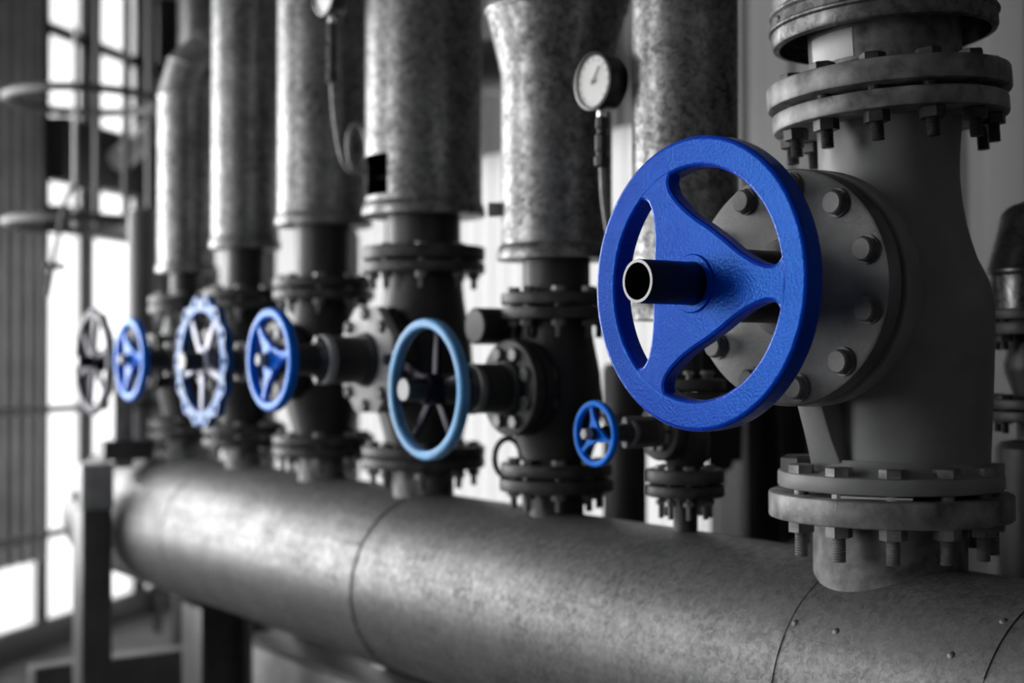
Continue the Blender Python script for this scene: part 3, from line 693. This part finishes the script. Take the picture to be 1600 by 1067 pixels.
# ------------------------------------------------------------------ cloth
def drape(w_, h_, folds, taper, name='cloth'):
    bm = bmesh.new(); n, m = 72, 20; G = []
    for j in range(m+1):
        v = j/m; row = []
        for i in range(n+1):
            u = i/n; x = (u-.5)*w_*(taper[0]+(taper[1]-taper[0])*v)+taper[2]*v
            y = .018*math.sin(u*folds*2*PI+v*1.5)+.004*math.sin(u*2*PI*26)
            row.append(bm.verts.new((x, y, -h_*v*(1+.10*math.sin(u*PI*1.3+1)))))
        G.append(row)
    for j in range(m):
        for i in range(n): bm.faces.new((G[j][i], G[j][i+1], G[j+1][i+1], G[j+1][i]))
    bmesh.ops.solidify(bm, geom=list(bm.faces), thickness=.012)
    return finish(bm, name, 60)
for lab, x, y, u, w_, h_, tp in (('wide black ribbed cloth hanging behind the big valve', -2.83, 2.88, .15, .31, .66, (.8, 1.15, .05)),
                                  ('narrow black cloth hanging beside the wider one', -3.06, 2.88, .10, .20, .44, (1.1, .55, .02))):
    t = thing('hanging_cloth', lab, 'cloth', (x, y, H+u), group='black cloths behind the big valve')
    ob('cloth', drape(w_, h_, 3, tp), 'cloth', t); ob('hook', sweep([(0, .0, .0), (0, .03, .05), (0, .10, .06), (0, .175, .05)], .006, 10, 'hook'), 'iron', t)

# ------------------------------------------------------------------ supports under the header
zu = H-.718
sd = thing('pipe_saddle', 'dark steel leg carrying the header near its far end', 'support', (-3.99, YH, 0))
ob('web', box(.012, .15, zu-.012, .002, 'web', (0, 0, (zu-.012)/2)), 'post', sd)
for s in (-1, 1): ob('leg_flange', box(.15, .012, zu-.012, .002, 'leg_flange', (0, s*.075, (zu-.012)/2)), 'post', sd)
ob('foot_plate', box(.24, .24, .012, .002, 'foot_plate', (0, 0, .006)), 'post', sd)
bmx = thing('skid_beam', 'light grey steel beam lying low behind the header legs', 'beam', (-2.6, 1.97, .30))
ob('top_flange', box(3.3, .14, .016, .002, 'top_flange', (0, 0, .226)), 'post', bmx)
ob('web', box(3.3, .012, .20, .002, 'web', (0, -.03, .118)), 'post_light', bmx); ob('bottom_flange', box(3.3, .14, .016, .002, 'bottom_flange', (0, 0, .01)), 'post', bmx)
for s in (-1.4, .2, 1.4): ob('beam_foot', box(.12, .12, .30, .003, 'beam_foot', (s, 0, -.15)), 'post', bmx)
ps = thing('support_post', 'grey square post with a top bracket in front of the far header end', 'post', (-4.31, 1.45, 0))
ob('post', box(.095, .095, H-.37-.0, .008, 'post', (0, 0, (H-.37)/2)), 'post', ps)
ob('bracket', box(.10, .10, .14, .006, 'bracket', (0, 0, H-.39)), 'pale_grey', ps)
ob('arm', box(.07, .16, .06, .004, 'arm', (-.02, .11, H-.285)), 'post', ps)
ob('upright', box(.05, .06, .40, .004, 'upright', (-.03, .10, H-.14)), 'pale_grey', ps)
ob('bracket_bolt', hexprism(.018, 0, .012, 'bracket_bolt'), 'zinc', ps, (-.01, -.05, H-.42), TOFRONT)
cbm = thing('cross_beam', 'grey cross beam running low between the post and the dark leg', 'beam', (-4.6, 2.0, .38))
ob('beam', box(.08, 1.3, .12, .004, 'beam', (0, 0, 0)), 'post', cbm)
for s in (-.5, .55): ob('leg', box(.06, .06, .34, .003, 'leg', (0, s, -.2)), 'post', cbm)
br = thing('brace', 'dark diagonal brace under the far header end', 'brace', (-5.12, 2.5, 0))
ob('strut', sweep([(0, -.2, 0.02), (0, .25, .85)], .025, 8, 'strut', smooth=False), 'frame', br)

# ------------------------------------------------------------------ ladder cage and rails at the far end
lc = thing('ladder_cage', 'dark hooped ladder cage in front of the bright glazed wall', 'ladder', (-5.46, 1.79, H))
for u in (.52, 1.0, 1.5):
    ob('hoop', sweep([(.285*math.cos(2*PI*i/40), .285*math.sin(2*PI*i/40), u) for i in range(41)], .017, 8, 'hoop', smooth=False), 'frame', lc)
# directions in plan: right of picture (.574,.819), towards the eye (.819,-.574)
def plan(a): return (.574*math.cos(a)-.819*math.sin(a), .819*math.cos(a)+.574*math.sin(a))
for a, r_, z0 in ((math.radians(95), .016, .50), (math.radians(70), .016, .50), (math.radians(40), .02, .05)):
    px, py = plan(a); ob('strap', rod(r_, z0, 2.025, .002, 12, 'strap'), 'frame', lc, (px*.285, py*.285, 0))
px, py = plan(math.radians(-78)); ob('strap', rod(.009, .48, 1.22, .002, 12, 'strap'), 'post_light', lc, (px*.285, py*.285, 0))
lv = thing('pull_rod', 'thin dark bent rod with a short cross handle hanging before the bright wall', 'lever', (-5.0, 1.62, H))
ob('rod', sweep([(.0, 0.02, .62), (.0, -.03, .58), (.0, -.06, .45), (.0, -.08, .33), (.0, -.10, .22)], .009, 10, 'rod'), 'frame', lv)
ob('cross_handle', sweep([(.05, -.13, .325), (-.05, -.03, .325)], .012, 10, 'cross_handle', smooth=False), 'frame', lv)
gr = thing('guard_rail', 'dark two-bar guard rail along the glazed end wall', 'railing', endw(0, .35, 0), (0, 0, ALPHA))
for z in (.63, 1.19): ob('rail', sweep([(-2.2, 0, z), (.55, 0, z)], .017, 10, 'rail', smooth=False), 'frame', gr)
for s in (-2.2, -.95, .55): ob('post', rod(.02, 0, 1.2, .002, 12, 'post'), 'frame', gr, (s, 0, 0))
dp = thing('added_dark_pipe', 'added dark upright pipe behind the tiny wheel', 'pipe', (-2.908, 2.4, 0))  # pipe added to darken the wall gap beside the small valve
ob('pipe', lathe([(.058, 0), (.058, H-.03), (.05, H-.015), (0, H-.01)], 32, 'pipe'), 'iron', dp); ob('flange', disc(.08, H-.16, H-.14, .003, name='flange'), 'iron', dp)
du = thing('inclined_duct', 'white duct rising slantwise in front of the bright glazed wall', 'duct', endw(.40, .21, H+1.02))
DU = Vector((math.cos(ALPHA), math.sin(ALPHA), .56))
ob('duct', sweep([DU*0, DU*.66], .065, 24, 'duct', smooth=False), 'dial', du)
ob('band', sweep([DU*.30, DU*.33], .071, 24, 'band', smooth=False), 'pale_grey', du)
